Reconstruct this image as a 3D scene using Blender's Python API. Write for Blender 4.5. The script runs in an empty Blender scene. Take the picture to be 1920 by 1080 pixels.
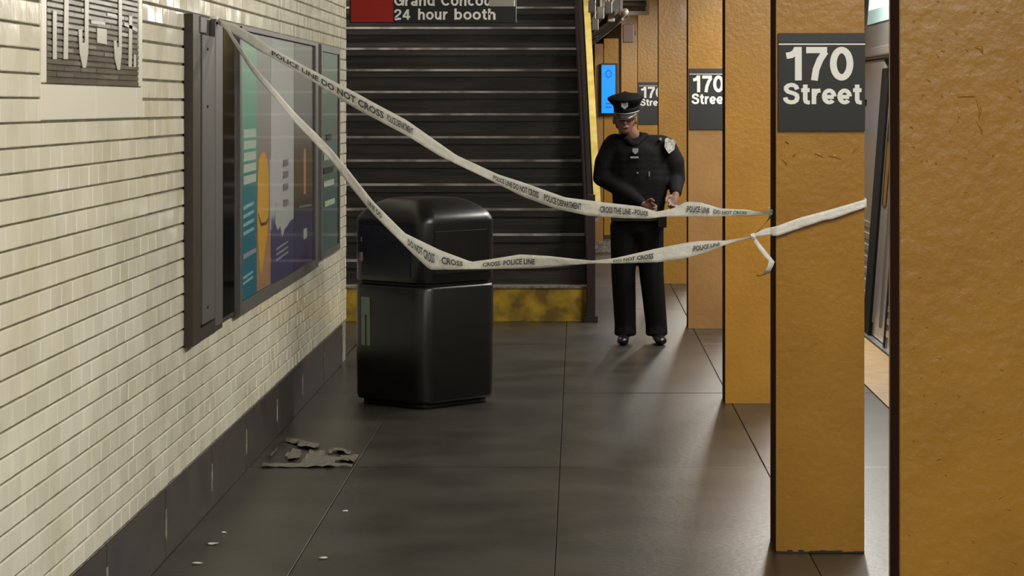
import bpy, bmesh, math, random
from mathutils import Vector, Matrix, noise
random.seed(7)
C = bpy.context.scene.collection
SC = bpy.context.scene
H = 1.68                      # eye height above the platform
F = 4580.0                    # focal length in pixels of a 1920 wide frame
CX, CY = 1082.0, 195.0        # where the line of sight meets the picture (cropped photograph)

# ---------------------------------------------------------------- camera, world, lights, exposure
cam_d = bpy.data.cameras.new('camera'); cam = bpy.data.objects.new('camera', cam_d); C.objects.link(cam)
cam.location = (0, 0, H); cam.rotation_euler = (math.radians(90), 0, 0)
cam_d.sensor_width = 36; cam_d.lens = F/1920*36
cam_d.shift_x = (960-CX)/1920; cam_d.shift_y = -(540-CY)/1920
cam_d.clip_start = 0.05; cam_d.clip_end = 300
SC.camera = cam
w = bpy.data.worlds.new('world'); SC.world = w; w.use_nodes = True
w.node_tree.nodes['Background'].inputs[0].default_value = (1.0, 0.97, 0.92, 1)
w.node_tree.nodes['Background'].inputs[1].default_value = 0.3
def area(name, loc, sx, sy, power, col=(1, .96, .88), rot=(0, 0, 0)):
    l = bpy.data.lights.new(name, 'AREA'); l.shape = 'RECTANGLE'; l.size = sx; l.size_y = sy
    l.energy = power; l.color = col
    o = bpy.data.objects.new(name, l); o.location = loc; o.rotation_euler = rot; C.objects.link(o); return o
LAMP_Y = [-3.2, 1.2, 6.6, 11.2, 15.8, 20.4, 25.0, 29.6]
LAMP_X = [1.25, 1.25, 1.45, 1.5, 1.55, 1.5, 1.4, 1.2]
LAMP_W = [220, 112, 135, 115, 120, 140, 150, 150]
LAMP_Z = [2.98, 2.98, 2.98, 2.98, 2.85, 2.64, 2.64, 2.64]
area('near_column_fill', (.95, 2.3, 3.05), .12, 1.2, 46)  # unseen fill lamp, added to brighten the nearest column
for y, x, p, z in zip(LAMP_Y, LAMP_X, LAMP_W, LAMP_Z):
    area('tube_light', (x, y, z), .12, 2.3, p, rot=(0, math.radians(42), 0))
area('stair_fill', (-2.0, 20.6, 4.7), .9, .2, 110, rot=(math.radians(28), 0, 0))  # unseen lamp added above the stairs to lift the upper risers
for y in (11, 17):
    area('train_side_fill', (1.7, y, 2.98),   .1, 2.3, 150, rot=(0, math.radians(-35), 0))  # added fill lamps, out of view, that brighten the train side
SC.view_settings.view_transform = 'Standard'; SC.view_settings.look = 'None'
SC.view_settings.gamma = 1; SC.view_settings.use_curve_mapping = False
SC.view_settings.exposure = -0.42
SC.cycles.max_bounces = 6; SC.cycles.use_denoising = True

# ---------------------------------------------------------------- helpers
def lin(c):
    r = []
    for v in c:
        v = v/255.0
        r.append(v/12.92 if v <= .04045 else ((v+.055)/1.055)**2.4)
    return tuple(r)
def mat(name, rgb, rough=.5, metal=0., rgb2=None, nscale=6., bump=0., bscale=40., coat=0., emit=None, estr=0., rnd=0., spec=None, stretch=None, detail=4.):
    m = bpy.data.materials.new(name); m.use_nodes = True
    nt = m.node_tree; b = nt.nodes['Principled BSDF']
    c = lin(rgb)
    b.inputs['Base Color'].default_value = (*c, 1); b.inputs['Roughness'].default_value = rough
    b.inputs['Metallic'].default_value = metal
    if coat: b.inputs['Coat Weight'].default_value = coat; b.inputs['Coat Roughness'].default_value = .08
    if spec is not None: b.inputs['Specular IOR Level'].default_value = spec
    if emit: b.inputs['Emission Color'].default_value = (*lin(emit), 1); b.inputs['Emission Strength'].default_value = estr
    tc = None
    def coord(kind='Position'):
        g = nt.nodes.new('ShaderNodeNewGeometry')
        if stretch:
            mp = nt.nodes.new('ShaderNodeMapping'); mp.inputs['Scale'].default_value = stretch
            nt.links.new(g.outputs['Position'], mp.inputs[0]); return mp.outputs[0]
        return g.outputs['Position']
    col = None
    if rgb2:
        n = nt.nodes.new('ShaderNodeTexNoise'); n.inputs['Scale'].default_value = nscale; n.inputs['Detail'].default_value = detail
        nt.links.new(coord(), n.inputs['Vector'])
        r = nt.nodes.new('ShaderNodeValToRGB'); r.color_ramp.elements[0].position = .38; r.color_ramp.elements[1].position = .64
        r.color_ramp.elements[0].color = (*c, 1); r.color_ramp.elements[1].color = (*lin(rgb2), 1)
        nt.links.new(n.outputs[0], r.inputs[0]); col = r.outputs[0]
        nt.links.new(col, b.inputs['Base Color'])
    if rnd:
        oi = nt.nodes.new('ShaderNodeObjectInfo'); h = nt.nodes.new('ShaderNodeHueSaturation')
        mr = nt.nodes.new('ShaderNodeMapRange'); mr.inputs[3].default_value = 1-rnd; mr.inputs[4].default_value = 1+rnd
        nt.links.new(oi.outputs['Random'], mr.inputs[0]); nt.links.new(mr.outputs[0], h.inputs['Value'])
        if col: nt.links.new(col, h.inputs['Color'])
        else: h.inputs['Color'].default_value = (*c, 1)
        nt.links.new(h.outputs[0], b.inputs['Base Color'])
    if bump:
        n = nt.nodes.new('ShaderNodeTexNoise'); n.inputs['Scale'].default_value = bscale; n.inputs['Detail'].default_value = 5
        nt.links.new(coord(), n.inputs['Vector'])
        bp = nt.nodes.new('ShaderNodeBump'); bp.inputs['Strength'].default_value = bump; bp.inputs['Distance'].default_value = .01
        nt.links.new(n.outputs[0], bp.inputs['Height']); nt.links.new(bp.outputs[0], b.inputs['Normal'])
    return m

def link(name, me, parent=None, m=None):
    o = bpy.data.objects.new(name, me); C.objects.link(o)
    if m is not None:
        me.materials.clear(); me.materials.append(m)
    if parent is not None: o.parent = parent
    return o
def bmobj(name, bm, m, parent=None, smooth=False):
    me = bpy.data.meshes.new(name)
    bmesh.ops.recalc_face_normals(bm, faces=bm.faces)
    bm.to_mesh(me); bm.free()
    if smooth:
        for p in me.polygons: p.use_smooth = True
    return link(name, me, parent, m)
def tag(o, label, cat, group=None):
    o['label'] = label; o['category'] = cat
    if group: o['group'] = group
    return o
def empty(name, loc=(0, 0, 0), rz=0):
    o = bpy.data.objects.new(name, None); C.objects.link(o); o.location = loc; o.rotation_euler = (0, 0, rz); o.empty_display_size = .1
    return o
def bx(bm, x0, x1, y0, y1, z0, z1, bev=0):
    r = bmesh.ops.create_cube(bm, size=1)
    vs = r['verts']
    for v in vs:
        v.co = Vector(((x0+x1)/2+v.co.x*(x1-x0), (y0+y1)/2+v.co.y*(y1-y0), (z0+z1)/2+v.co.z*(z1-z0)))
    if bev:
        es = list({e for v in vs for e in v.link_edges})
        bmesh.ops.bevel(bm, geom=es, offset=bev, segments=2, affect='EDGES', profile=.5)
def box(name, x0, x1, y0, y1, z0, z1, m, parent=None, bev=0):
    bm = bmesh.new(); bx(bm, x0, x1, y0, y1, z0, z1, bev); return bmobj(name, bm, m, parent)
def tube(bm, pts, r, n=10, cap=True):
    pts = [Vector(p) for p in pts]; rings = []
    for i, p in enumerate(pts):
        t = (pts[min(i+1, len(pts)-1)]-pts[max(i-1, 0)]).normalized()
        a = t.cross(Vector((0, 0, 1)));
        if a.length < .05: a = t.cross(Vector((1, 0, 0)))
        a.normalize(); b = t.cross(a); rr = r[i] if isinstance(r, (list, tuple)) else r
        rings.append([bm.verts.new(p+(a*math.cos(k*2*math.pi/n)+b*math.sin(k*2*math.pi/n))*rr) for k in range(n)])
    for A, B in zip(rings, rings[1:]):
        for k in range(n): bm.faces.new((A[k], A[(k+1) % n], B[(k+1) % n], B[k]))
    if cap: bm.faces.new(rings[0][::-1]); bm.faces.new(rings[-1])
def W(px, py, d):
    return Vector(((px-CX)*d/F, d, H-(py-CY)*d/F))
def poly_plate(name, pts, th, nrm, m, parent=None):
    """flat plate from a 3-D outline, thickness th along nrm"""
    bm = bmesh.new(); n = Vector(nrm).normalized()*th
    a = [bm.verts.new(p) for p in pts]; b = [bm.verts.new(Vector(p)+n) for p in pts]
    bm.faces.new(a[::-1]); bm.faces.new(b)
    for i in range(len(a)): bm.faces.new((a[i], a[(i+1) % len(a)], b[(i+1) % len(a)], b[i]))
    return bmobj(name, bm, m, parent)
def text_geo(s, bold=.0, ext=.002, res=4, spacing=1.0):
    cu = bpy.data.curves.new('lettering', 'FONT'); cu.body = s; cu.size = 1.0; cu.offset = bold; cu.extrude = ext
    cu.resolution_u = res; cu.space_character = spacing
    o = bpy.data.objects.new('lettering', cu); C.objects.link(o)
    dg = bpy.context.evaluated_depsgraph_get(); me = bpy.data.meshes.new_from_object(o.evaluated_get(dg))
    C.objects.unlink(o); bpy.data.objects.remove(o); bpy.data.curves.remove(cu)
    return me
def _arc(cx, cy, rx, ry, a0, a1, n=16):
    return [(cx+rx*math.cos(math.radians(a0+(a1-a0)*k/n)), cy+ry*math.sin(math.radians(a0+(a1-a0)*k/n))) for k in range(n+1)]
_S = [(.585, .70), (.54, .83), (.44, .90), (.33, .915), (.21, .88), (.13, .80), (.13, .69), (.20, .60), (.34, .545), (.48, .495), (.57, .42), (.59, .30), (.55, .17), (.45, .10), (.33, .085), (.20, .12), (.11, .21), (.09, .32)]
GL = {'1': (.56, [[(.40, 0), (.40, 1)], [(.06, .735), (.20, .76), (.31, .83), (.37, .96)]]), '7': (.66, [[(.03, .91), (.62, .91)], [(.57, .86), (.42, .62), (.31, .33), (.26, 0)]]),
 '0': (.68, [_arc(.34, .5, .235, .41, 0, 360, 32)]), 'S': (.70, [_S]), 's': (.56, [[(x*.82, y*.73) for x, y in _S]]),
 't': (.40, [[(.19, .93), (.19, .20), (.23, .10), (.30, .08), (.38, .08)], [(.02, .665), (.37, .665)]]), 'r': (.41, [[(.12, 0), (.12, .73)], [(.14, .42), (.19, .57), (.28, .64), (.39, .645)]]),
 'e': (.61, [[(.12, .345), (.50, .345)], _arc(.31, .365, .205, .28, 0, 318, 26)]), 'o': (.63, [_arc(.315, .365, .215, .28, 0, 360, 28)]), 'c': (.57, [_arc(.31, .365, .205, .28, 45, 315, 20)]),
 'h': (.61, [[(.12, 0), (.12, 1)], [(.14, .42), (.19, .56), (.30, .64), (.41, .61), (.475, .50), (.48, 0)]]), 'n': (.61, [[(.12, 0), (.12, .73)], [(.14, .42), (.19, .56), (.30, .64), (.41, .61), (.475, .50), (.48, 0)]]),
 'u': (.61, [[(.12, .73), (.12, .25), (.18, .12), (.29, .08), (.40, .14), (.46, .30)], [(.48, 0), (.48, .73)]]), 'b': (.63, [[(.12, 0), (.12, 1)], _arc(.32, .365, .19, .28, 0, 360, 26)]), 'd': (.63, [[(.50, 0), (.50, 1)], _arc(.30, .365, .19, .28, 0, 360, 26)]),
 'a': (.58, [[(.10, .53), (.17, .63), (.30, .65), (.42, .60), (.46, .48), (.46, 0)], _arc(.28, .20, .17, .125, 0, 360, 18)]), 'G': (.78, [_arc(.39, .5, .29, .41, 42, 335, 28), [(.40, .45), (.68, .45), (.68, .02)]]), 'C': (.73, [_arc(.39, .5, .29, .41, 42, 318, 28)]),
 '2': (.62, [[(.10, .66), (.13, .82), (.22, .90), (.32, .915), (.44, .87), (.51, .76), (.48, .62), (.37, .47), (.20, .30), (.11, .12), (.12, .085), (.56, .085)]]), '4': (.64, [[(.44, 0), (.44, .97)], [(.42, .93), (.09, .30)], [(.04, .275), (.62, .275)]]), ' ': (.32, [])}
def text_on(name, s, x0, x1, zb, zt, y, m, parent, bold=.02, ext=.002, wt=.19):
    """bold grotesque lettering built from strokes, upright in a plane facing the camera"""
    strokes = []; cx = 0
    for ch in s:
        w_, st_ = GL[ch]
        for p in st_: strokes.append([(x+cx, z) for x, z in p])
        cx += w_+.03
    a = min(p[0] for q in strokes for p in q)-wt/2; b = max(p[0] for q in strokes for p in q)+wt/2
    fx_, fz = (x1-x0)/(b-a), (zt-zb)
    bm = bmesh.new()
    for q in strokes:
        n = len(q); closed = n > 4 and (Vector(q[0])-Vector(q[-1])).length < 1e-6; L = []
        for i in range(n):
            pa = Vector(q[i-1] if i else (q[-2] if closed else q[0])); pb = Vector(q[i+1] if i < n-1 else (q[1] if closed else q[-1]))
            t = (pb-pa).normalized(); nrm = Vector((-t.y, t.x))*wt/2
            if 0 < i < n-1 or closed:
                d1 = (Vector(q[i])-pa).normalized(); c_ = max(.55, abs(d1.dot(t))); nrm /= c_
            for s_ in (1, -1):
                v = Vector(q[i])+nrm*s_; v.y = max(0, min(1.0, v.y)) if len(q) == 2 else v.y
                L.append((x0+(v.x-a)*fx_, zb+v.y*fz))
        e_k = ext*(1+.12*len(bm.faces)/(len(bm.faces)+60.))
        fr = [bm.verts.new((p[0], y-e_k, p[1])) for p in L]; bk = [bm.verts.new((p[0], y, p[1])) for p in L]
        for i in range(n-1):
            k = 2*i
            bm.faces.new((fr[k], fr[k+2], fr[k+3], fr[k+1])); bm.faces.new((fr[k], bk[k], bk[k+2], fr[k+2])); bm.faces.new((fr[k+1], fr[k+3], bk[k+3], bk[k+1]))
        for k in (0, 2*(n-1)):
            try: bm.faces.new((fr[k], fr[k+1], bk[k+1], bk[k]))
            except ValueError: pass
    return bmobj(name, bm, m, parent)

# ---------------------------------------------------------------- materials
M = {}
M['tile'] = mat('glazed_tile', (232, 228, 208), .13, rgb2=(218, 212, 188), nscale=2.6, bump=.10, bscale=14, rnd=.05)
M['tile_far'] = mat('glazed_tile_rows', (232, 228, 208), .13, rgb2=(216, 210, 186), nscale=5., bump=.10, bscale=14)
M['grout'] = mat('grout', (98, 90, 68), .9, rgb2=(70, 63, 48), nscale=9)
M['border'] = mat('border_slab', (228, 222, 204), .25, bump=.04, bscale=10)
M['mosaic'] = mat('mosaic_dark', (88, 80, 66), .22, rgb2=(66, 60, 50), nscale=14, rnd=.12)
M['mosaic_reflect'] = mat('painted_reflection', (196, 192, 178), .25)  # pale colour of the lamp reflections painted on the mosaic
M['base'] = mat('baseboard_stone', (56, 50, 44), .42, rgb2=(40, 36, 34), nscale=5)
M['basejoint'] = mat('baseboard_joint', (140, 132, 120), .7, rgb2=(90, 84, 76), nscale=30)
M['floor'] = mat('floor_concrete', (58, 54, 48), .34, rgb2=(41, 38, 33), nscale=2.2, bump=.1, bscale=30, rnd=.04, detail=8)
M['joint'] = mat('floor_joint', (52, 48, 42), .9)
M['yellow'] = mat('yellow_paint', (164, 118, 34), .38, rgb2=(156, 110, 30), nscale=3.5, bump=.26, bscale=38, coat=.1)
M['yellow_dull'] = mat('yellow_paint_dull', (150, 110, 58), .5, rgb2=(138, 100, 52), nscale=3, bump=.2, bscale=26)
M['column_side'] = mat('painted_side_shade', (50, 20, 7), .9, spec=.1)  # shade on the column sides, put into their colour as dark brown
M['sign'] = mat('sign_black', (24, 25, 25), .5)
M['signtop'] = mat('sign_header', (40, 40, 42), .5)
M['white'] = mat('sign_white', (236, 236, 230), .5)
M['red'] = mat('sign_red', (158, 28, 20), .4)
M['greylabel'] = mat('grey_patch', (150, 148, 138), .5)
M['rail_metal'] = mat('case_metal', (92, 90, 88), .42, metal=.35, bump=.03)
M['case_dark'] = mat('case_bronze', (58, 52, 44), .4, metal=.3)
M['black'] = mat('black_gap', (10, 9, 9), .7)
M['blackglass'] = mat('black_backing', (16, 15, 14), .08, coat=1.)
M['stair'] = mat('stair_black', (42, 39, 36), .5, rgb2=(25, 24, 22), nscale=4, bump=.15, bscale=14, stretch=(.5, 1, 6))
M['riser'] = mat('stair_riser', (52, 48, 44), .42, rgb2=(27, 25, 23), nscale=3, stretch=(.6, 1, 7), bump=.2, bscale=10)
M['nosing'] = mat('nosing_metal', (176, 170, 162), .45, rgb2=(104, 99, 94), nscale=5)
M['kerb'] = mat('kerb_yellow', (186, 152, 36), .6, rgb2=(112, 88, 24), nscale=7, bump=.3, bscale=20)
M['stringer'] = mat('stringer_brown', (40, 24, 20), .5)
M['handrail'] = mat('handrail_yellow', (214, 194, 118), .35, rgb2=(196, 168, 78), nscale=10)
M['bin'] = mat('bin_plastic', (16, 15, 14), .34, bump=.03, bscale=30)
M['binblue'] = mat('bin_front_blue', (12, 20, 28), .4)
M['bingreen'] = mat('bin_mark_green', (108, 126, 108), .6)
M['bintext'] = mat('bin_mark_grey', (120, 110, 100), .6)
M['tape'] = mat('tape_plastic', (232, 230, 222), .42, rgb2=(222, 220, 212), nscale=30, bump=.35, bscale=55)
M['ink'] = mat('tape_ink', (74, 74, 76), .6)
M['tape_tan'] = mat('tape_underside', (110, 84, 52), .5)
M['steel'] = mat('stainless', (176, 174, 172), .26, metal=.75, bump=.02, bscale=4)
M['steel_d'] = mat('stainless_dull', (104, 100, 98), .38, metal=.6)
M['rubber'] = mat('rubber', (14, 11, 8), .9, spec=.1)
M['uniform'] = mat('uniform_navy', (8, 8, 11), .85, bump=.12, bscale=60, spec=.2)
M['uniform2'] = mat('trouser_navy', (7, 7, 9), .85, spec=.2)
M['skin'] = mat('skin', (108, 76, 60), .6)
M['hair'] = mat('hair', (34, 26, 20), .7)
M['shoe'] = mat('shoe_leather', (12, 11, 11), .35)
M['badge'] = mat('badge_metal', (150, 150, 150), .4, metal=.5)
M['patch'] = mat('patch_cloth', (150, 146, 138), .8, rgb2=(84, 84, 88), nscale=40)
M['visor'] = mat('visor_patent', (60, 52, 48), .2)
M['screen'] = mat('screen_blue', (20, 120, 220), .3, emit=(24, 140, 248), estr=1.1)
M['screen_ink'] = mat('screen_ink', (10, 60, 150), .4, emit=(10, 80, 190), estr=.7)
M['ceil'] = mat('ceiling_plaster', (120, 112, 98), .8, rgb2=(84, 78, 68), nscale=4, bump=.2)
M['pipe'] = mat('conduit', (140, 130, 116), .5, rgb2=(92, 84, 72), nscale=8)
M['box_brown'] = mat('box_brown', (70, 50, 42), .6)
M['tactile'] = mat('edge_ochre', (144, 116, 70), .6, rgb2=(128, 102, 60), nscale=7)
M['track'] = mat('trackbed', (34, 31, 28), .9)
M['paper'] = mat('paper', (206, 202, 190), .7)
M['film'] = mat('glint_film', (104, 99, 90), .2, bump=.6, bscale=30)
M['lamp_body'] = mat('lamp_white', (200, 196, 184), .5)
M['tube_glow'] = mat('lamp_tube', (255, 250, 235), .4, emit=(255, 246, 224), estr=5.)
M['lit'] = mat('lit_sign', (230, 240, 236), .4, emit=(232, 244, 238), estr=.95)
M['lit_t'] = mat('lit_teal', (150, 176, 172), .4, emit=(150, 176, 172), estr=.7)
M['hood'] = mat('wall_plain', (150, 142, 122), .7)
def glassmat():
    m = bpy.data.materials.new('pane_glass'); m.use_nodes = True; nt = m.node_tree
    nt.nodes.clear()
    out = nt.nodes.new('ShaderNodeOutputMaterial'); mix = nt.nodes.new('ShaderNodeMixShader')
    tr = nt.nodes.new('ShaderNodeBsdfTransparent'); gl = nt.nodes.new('ShaderNodeBsdfGlossy'); lw = nt.nodes.new('ShaderNodeLayerWeight')
    pw = nt.nodes.new('ShaderNodeMath'); pw.operation = 'POWER'; pw.inputs[1].default_value = 5
    mu = nt.nodes.new('ShaderNodeMath'); mu.operation = 'MULTIPLY_ADD'; mu.inputs[1].default_value = .36; mu.inputs[2].default_value = .03
    lw.inputs[0].default_value = .5; gl.inputs['Roughness'].default_value = .05; tr.inputs[0].default_value = (.95, .97, .95, 1)
    nt.links.new(lw.outputs['Facing'], pw.inputs[0]); nt.links.new(pw.outputs[0], mu.inputs[0])
    nt.links.new(mu.outputs[0], mix.inputs[0]); nt.links.new(tr.outputs[0], mix.inputs[1]); nt.links.new(gl.outputs[0], mix.inputs[2])
    nt.links.new(mix.outputs[0], out.inputs[0]); return m
M['glass'] = glassmat()

# ---------------------------------------------------------------- floor
WX = -1.521                    # face of the tiled wall
EX = 2.07                      # platform edge
WEND = 16.1                    # the tiled wall ends here
floor = box('floor', -3.2, EX, -6, 64, -.30, -.012, M['joint']); floor['kind'] = 'structure'
xj = [WX-.02, -1.03, -.08, .87, 1.72]
yj = [11.3+2.9*k for k in range(-5, 18)]
slabs = {}
for i in range(4):
    for j in range(len(yj)-1):
        x0, x1 = xj[i], xj[i+1]; y0, y1 = yj[j], yj[j+1]
        key = i
        if key not in slabs:
            bm = bmesh.new(); bx(bm, x0-(x0+x1)/2+.0018, x1-(x0+x1)/2-.0018, -(y1-y0)/2+.004, (y1-y0)/2-.004, -.02, 0)
            bmesh.ops.bevel(bm, geom=[e for e in bm.edges if e.verts[0].co.z > -.001 and e.verts[1].co.z > -.001], offset=.002, segments=1, affect='EDGES')
            me = bpy.data.meshes.new('slab'); bm.to_mesh(me); bm.free(); me.materials.append(M['floor']); slabs[key] = me
        o = bpy.data.objects.new('slab', slabs[key]); C.objects.link(o); o.parent = floor
        o.location = ((x0+x1)/2, (y0+y1)/2, random.uniform(-.0015, .0005))
for y0 in range(16, 60, 4):
    box('slab', -3.1, WX-.026, y0+.1, y0+4.09, -.02, 0, M['floor'], floor)
for j in range(len(yj)-1):
    box('edge_strip', 1.726, EX, yj[j]+.004, yj[j+1]-.004, -.02, .001, M['tactile'], floor)
# scuffed litter on the floor
def scrap(px, py, wpx, hpx, label):
    d = F*H/(py-CY); c = W(px, py, d); s = d/F
    bm = bmesh.new(); n = 9; vs = []
    for k in range(n):
        a = k*2*math.pi/n; rr = random.uniform(.7, 1.1)
        vs.append(bm.verts.new((math.cos(a)*wpx*s/2*rr, math.sin(a)*wpx*s/2*.7*rr, .002+random.uniform(0, .004))))
    cv = bm.verts.new((0, 0, .007))
    for k in range(n): bm.faces.new((vs[k], vs[(k+1) % n], cv))
    r = bmesh.ops.extrude_face_region(bm, geom=list(bm.faces))
    for v in r['geom']:
        if isinstance(v, bmesh.types.BMVert): v.co.z += .0015
    o = bmobj('paper_scrap', bm, M['paper'], None); o.location = (c.x, c.y, 0); tag(o, label, 'litter', 'paper scraps on the floor')
scrap(648, 960, 11, 6, 'round white paper scrap on the floor, nearest below the pale film standing in for wet glints')
scrap(607, 1048, 20, 5, 'white paper scrap at the bottom of the picture, farthest right')
scrap(420, 1000, 13, 6, 'white paper scrap farthest along beside the dark baseboard')
scrap(398, 1021, 24, 5, 'long thin paper scrap between two others beside the baseboard')
scrap(370, 1058, 20, 5, 'white paper scrap lowest beside the baseboard')
# crumpled film added to stand in for wet glints along the joint
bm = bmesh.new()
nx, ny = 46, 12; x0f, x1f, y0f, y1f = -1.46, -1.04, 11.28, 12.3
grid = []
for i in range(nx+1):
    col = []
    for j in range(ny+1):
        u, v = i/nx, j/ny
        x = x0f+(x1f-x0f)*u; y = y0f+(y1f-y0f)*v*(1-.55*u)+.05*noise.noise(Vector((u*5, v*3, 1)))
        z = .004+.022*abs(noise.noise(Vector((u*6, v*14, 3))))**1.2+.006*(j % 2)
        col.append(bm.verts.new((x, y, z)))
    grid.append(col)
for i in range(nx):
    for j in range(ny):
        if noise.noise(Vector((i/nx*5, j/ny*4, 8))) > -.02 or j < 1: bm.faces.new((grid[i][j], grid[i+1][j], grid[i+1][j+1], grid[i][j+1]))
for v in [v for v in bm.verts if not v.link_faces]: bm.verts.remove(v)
fo = bmobj('glint_film', bm, M['film']); tag(fo, 'crumpled pale film standing in for wet glints on the floor against the dark baseboard', 'litter')
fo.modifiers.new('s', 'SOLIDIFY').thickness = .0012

# ---------------------------------------------------------------- left wall
Z0 = .262; PITCH = .0683; WTOP = 3.2
wall = box('wall_left', WX-.25, WX-.007, -2, WEND-.01, 0, WTOP, M['grout']); wall['kind'] = 'structure'
CASE_Y0, CASE_Y1, CASE_Z0, CASE_Z1 = 9.70, 14.2, .745, 2.03
MOS_Y0, MOS_Y1, MOS_Z0, MOS_Z1 = 7.01, 8.475, 1.739, 2.16
def tile_bm(L, Hh, T=.008, c=.003):
    bm = bmesh.new(); bx(bm, -T, 0, -L/2, L/2, -Hh/2, Hh/2)
    top = [e for e in bm.edges if e.verts[0].co.x > -1e-5 and e.verts[1].co.x > -1e-5]
    bmesh.ops.bevel(bm, geom=top, offset=c, segments=1, affect='EDGES'); return bm
tiles = []
TL = .1535; GAPV = .0022; GAPH = .0062
for k in range(44):
    za = Z0+PITCH*k; zb = za+PITCH
    if za > WTOP-.03: break
    off = (k % 2)*TL/2 + random.choice((0, 0, .02, -.015))
    n = int((WEND+2.2)/TL)+2
    for i in range(-1, n):
        ya = -2+i*TL+off; yb = ya+TL; zaa, zbb = za, zb
        ya = max(ya, -2); yb = min(yb, WEND)
        if yb-ya < .02: continue
        # interruptions
        segs = [(ya, yb)]
        if zbb > MOS_Z0-.112+.02 and zaa < MOS_Z1:
            segs = [s for a, b in segs for s in ((a, min(b, MOS_Y0-.075)), (max(a, MOS_Y1+.075), b)) if s[1]-s[0] > .02]
        if zbb > 1.63 and zaa < 1.63 and zbb-1.63 < PITCH:   # course just under the border slab
            pass
        for a, b in segs: tiles.append((a, b, zaa, zbb))
def vis(t):
    yc = (t[0]+t[1])/2; zc = (t[2]+t[3])/2
    if yc < 6.42: return False
    x = CX+WX*F/yc; y = CY+(H-zc)*F/yc
    if CASE_Y0 < yc < CASE_Y1 and CASE_Z0 < zc < CASE_Z1: return False
    return x > -8 and -12 < y < 1085
near = sorted([t for t in tiles if vis(t)], key=lambda t: t[0])[:300]
nearset = set(near)
meshes = {}
for t in near:
    L = round(t[1]-t[0]-GAPV, 3); Hh = t[3]-t[2]-GAPH
    if L not in meshes:
        me = bpy.data.meshes.new('tile'); b = tile_bm(L, Hh); b.to_mesh(me); b.free(); me.materials.append(M['tile']); meshes[L] = me
    o = bpy.data.objects.new('tile', meshes[L]); C.objects.link(o); o.parent = wall
    o.location = (WX+random.uniform(-.0006, .0006), (t[0]+t[1])/2, (t[2]+t[3])/2)
    o.rotation_euler = (0, random.gauss(0, .009), random.gauss(0, .006))
bm = bmesh.new()
V = []; Fc = []
for t in tiles:
    if t in nearset: continue
    ya, yb, za, zb = t[0]+GAPV/2, t[1]-GAPV/2, t[2]+GAPH/2, t[3]-GAPH/2
    x = WX+random.uniform(-.0006, .0006); c = .003; n = len(V); ty = random.gauss(0, .004)*TL; tz = random.gauss(0, .010)*PITCH
    V += [(x-.008, ya, za), (x-.008, yb, za), (x-.008, yb, zb), (x-.008, ya, zb),
          (x-ty-tz, ya+c, za+c), (x+ty-tz, yb-c, za+c), (x+ty+tz, yb-c, zb-c), (x-ty+tz, ya+c, zb-c)]
    Fc += [(n+4, n+5, n+6, n+7), (n, n+1, n+5, n+4), (n+1, n+2, n+6, n+5), (n+2, n+3, n+7, n+6), (n+3, n, n+4, n+7)]
me = bpy.data.meshes.new('tile_courses'); me.from_pydata(V, [], Fc); me.update()
o = link('tile_courses', me, wall, M['tile_far']); o['kind'] = 'stuff'
# end face of the wall
bm = bmesh.new()
for k in range(43):
    bx(bm, WX-.25, WX-.001, WEND-.012, WEND-.002, Z0+PITCH*k+.003, Z0+PITCH*(k+1)-.003)
o = bmobj('end_tiles', bm, M['tile_far'], wall); o['kind'] = 'stuff'
# mosaic
mos = box('mosaic_panel', WX-.008, WX-.004, MOS_Y0, MOS_Y1, MOS_Z0, MOS_Z1, M['grout'], wall)
rows = 23; rp = (MOS_Z1-MOS_Z0)/rows; sm = {}
for r in range(rows):
    y = MOS_Y0; first = True
    while y < MOS_Y1-.01:
        L = .13 if first and r % 2 else .24
        first = False
        y2 = min(y+L, MOS_Y1)
        key = round(y2-y, 3)
        if key not in sm:
            b = tile_bm(key-.002, rp-.0045, .005, .001); me = bpy.data.meshes.new('strip_tile'); b.to_mesh(me); b.free(); me.materials.append(M['mosaic']); sm[key] = me
        o = bpy.data.objects.new('strip_tile', sm[key]); C.objects.link(o); o.parent = mos
        o.location = (WX+random.uniform(-.0005, .0005), (y+y2)/2, MOS_Z0+rp*(r+.5)); o.rotation_euler = (0, random.gauss(0, .01), random.gauss(0, .004))
        y = y2
def yw(px, X=WX): return X*F/(px-CX)
def mz(px, py): return H-(py-CY)*yw(px)/F
def stroke(pts):  # smeared reflections of the tubes, built as pale plates
    P3 = [(WX+.0005, yw(px), mz(px, py)) for px, py in pts]
    poly_plate('reflection_stroke', P3, .002, (1, 0, 0), M['mosaic_reflect'], mos)
stroke([(98, 111), (105, 111), (105, 20), (98, 20)])
stroke([(118, 111), (126, 111), (128, -30), (120, -30)])
stroke([(146, 55), (148, 100), (154, 127), (160, 127), (164, 100), (166, -30), (158, -30), (158, 80), (153, 80), (153, 55)])
stroke([(181, 80), (199, 83), (199, 55), (181, 52)])
stroke([(212, 76), (214, 110), (219, 131), (224, 131), (227, 100), (228, -30), (221, -30), (222, 88), (218, 88), (217, 76)])
stroke([(240, 125), (246, 126), (247, 30), (241, 30)])
stroke([(250, 126), (254, 126), (254, 102), (250, 102)])
stroke([(170, 44), (196, 47), (196, 41), (170, 38)]); stroke([(200, 30), (216, 33), (216, 27), (200, 24)]); stroke([(232, 48), (256, 60), (256, 53), (232, 42)])
for (a, b) in ((MOS_Y0-.075, 7.72), (7.725, MOS_Y1-.04), (MOS_Y1-.036, MOS_Y1+.075)):
    bm = tile_bm(b-a, .104, .008, .003); o = bmobj('border_slab', bm, M['border'], wall); o.location = (WX, (a+b)/2, MOS_Z0-.054)
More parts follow.
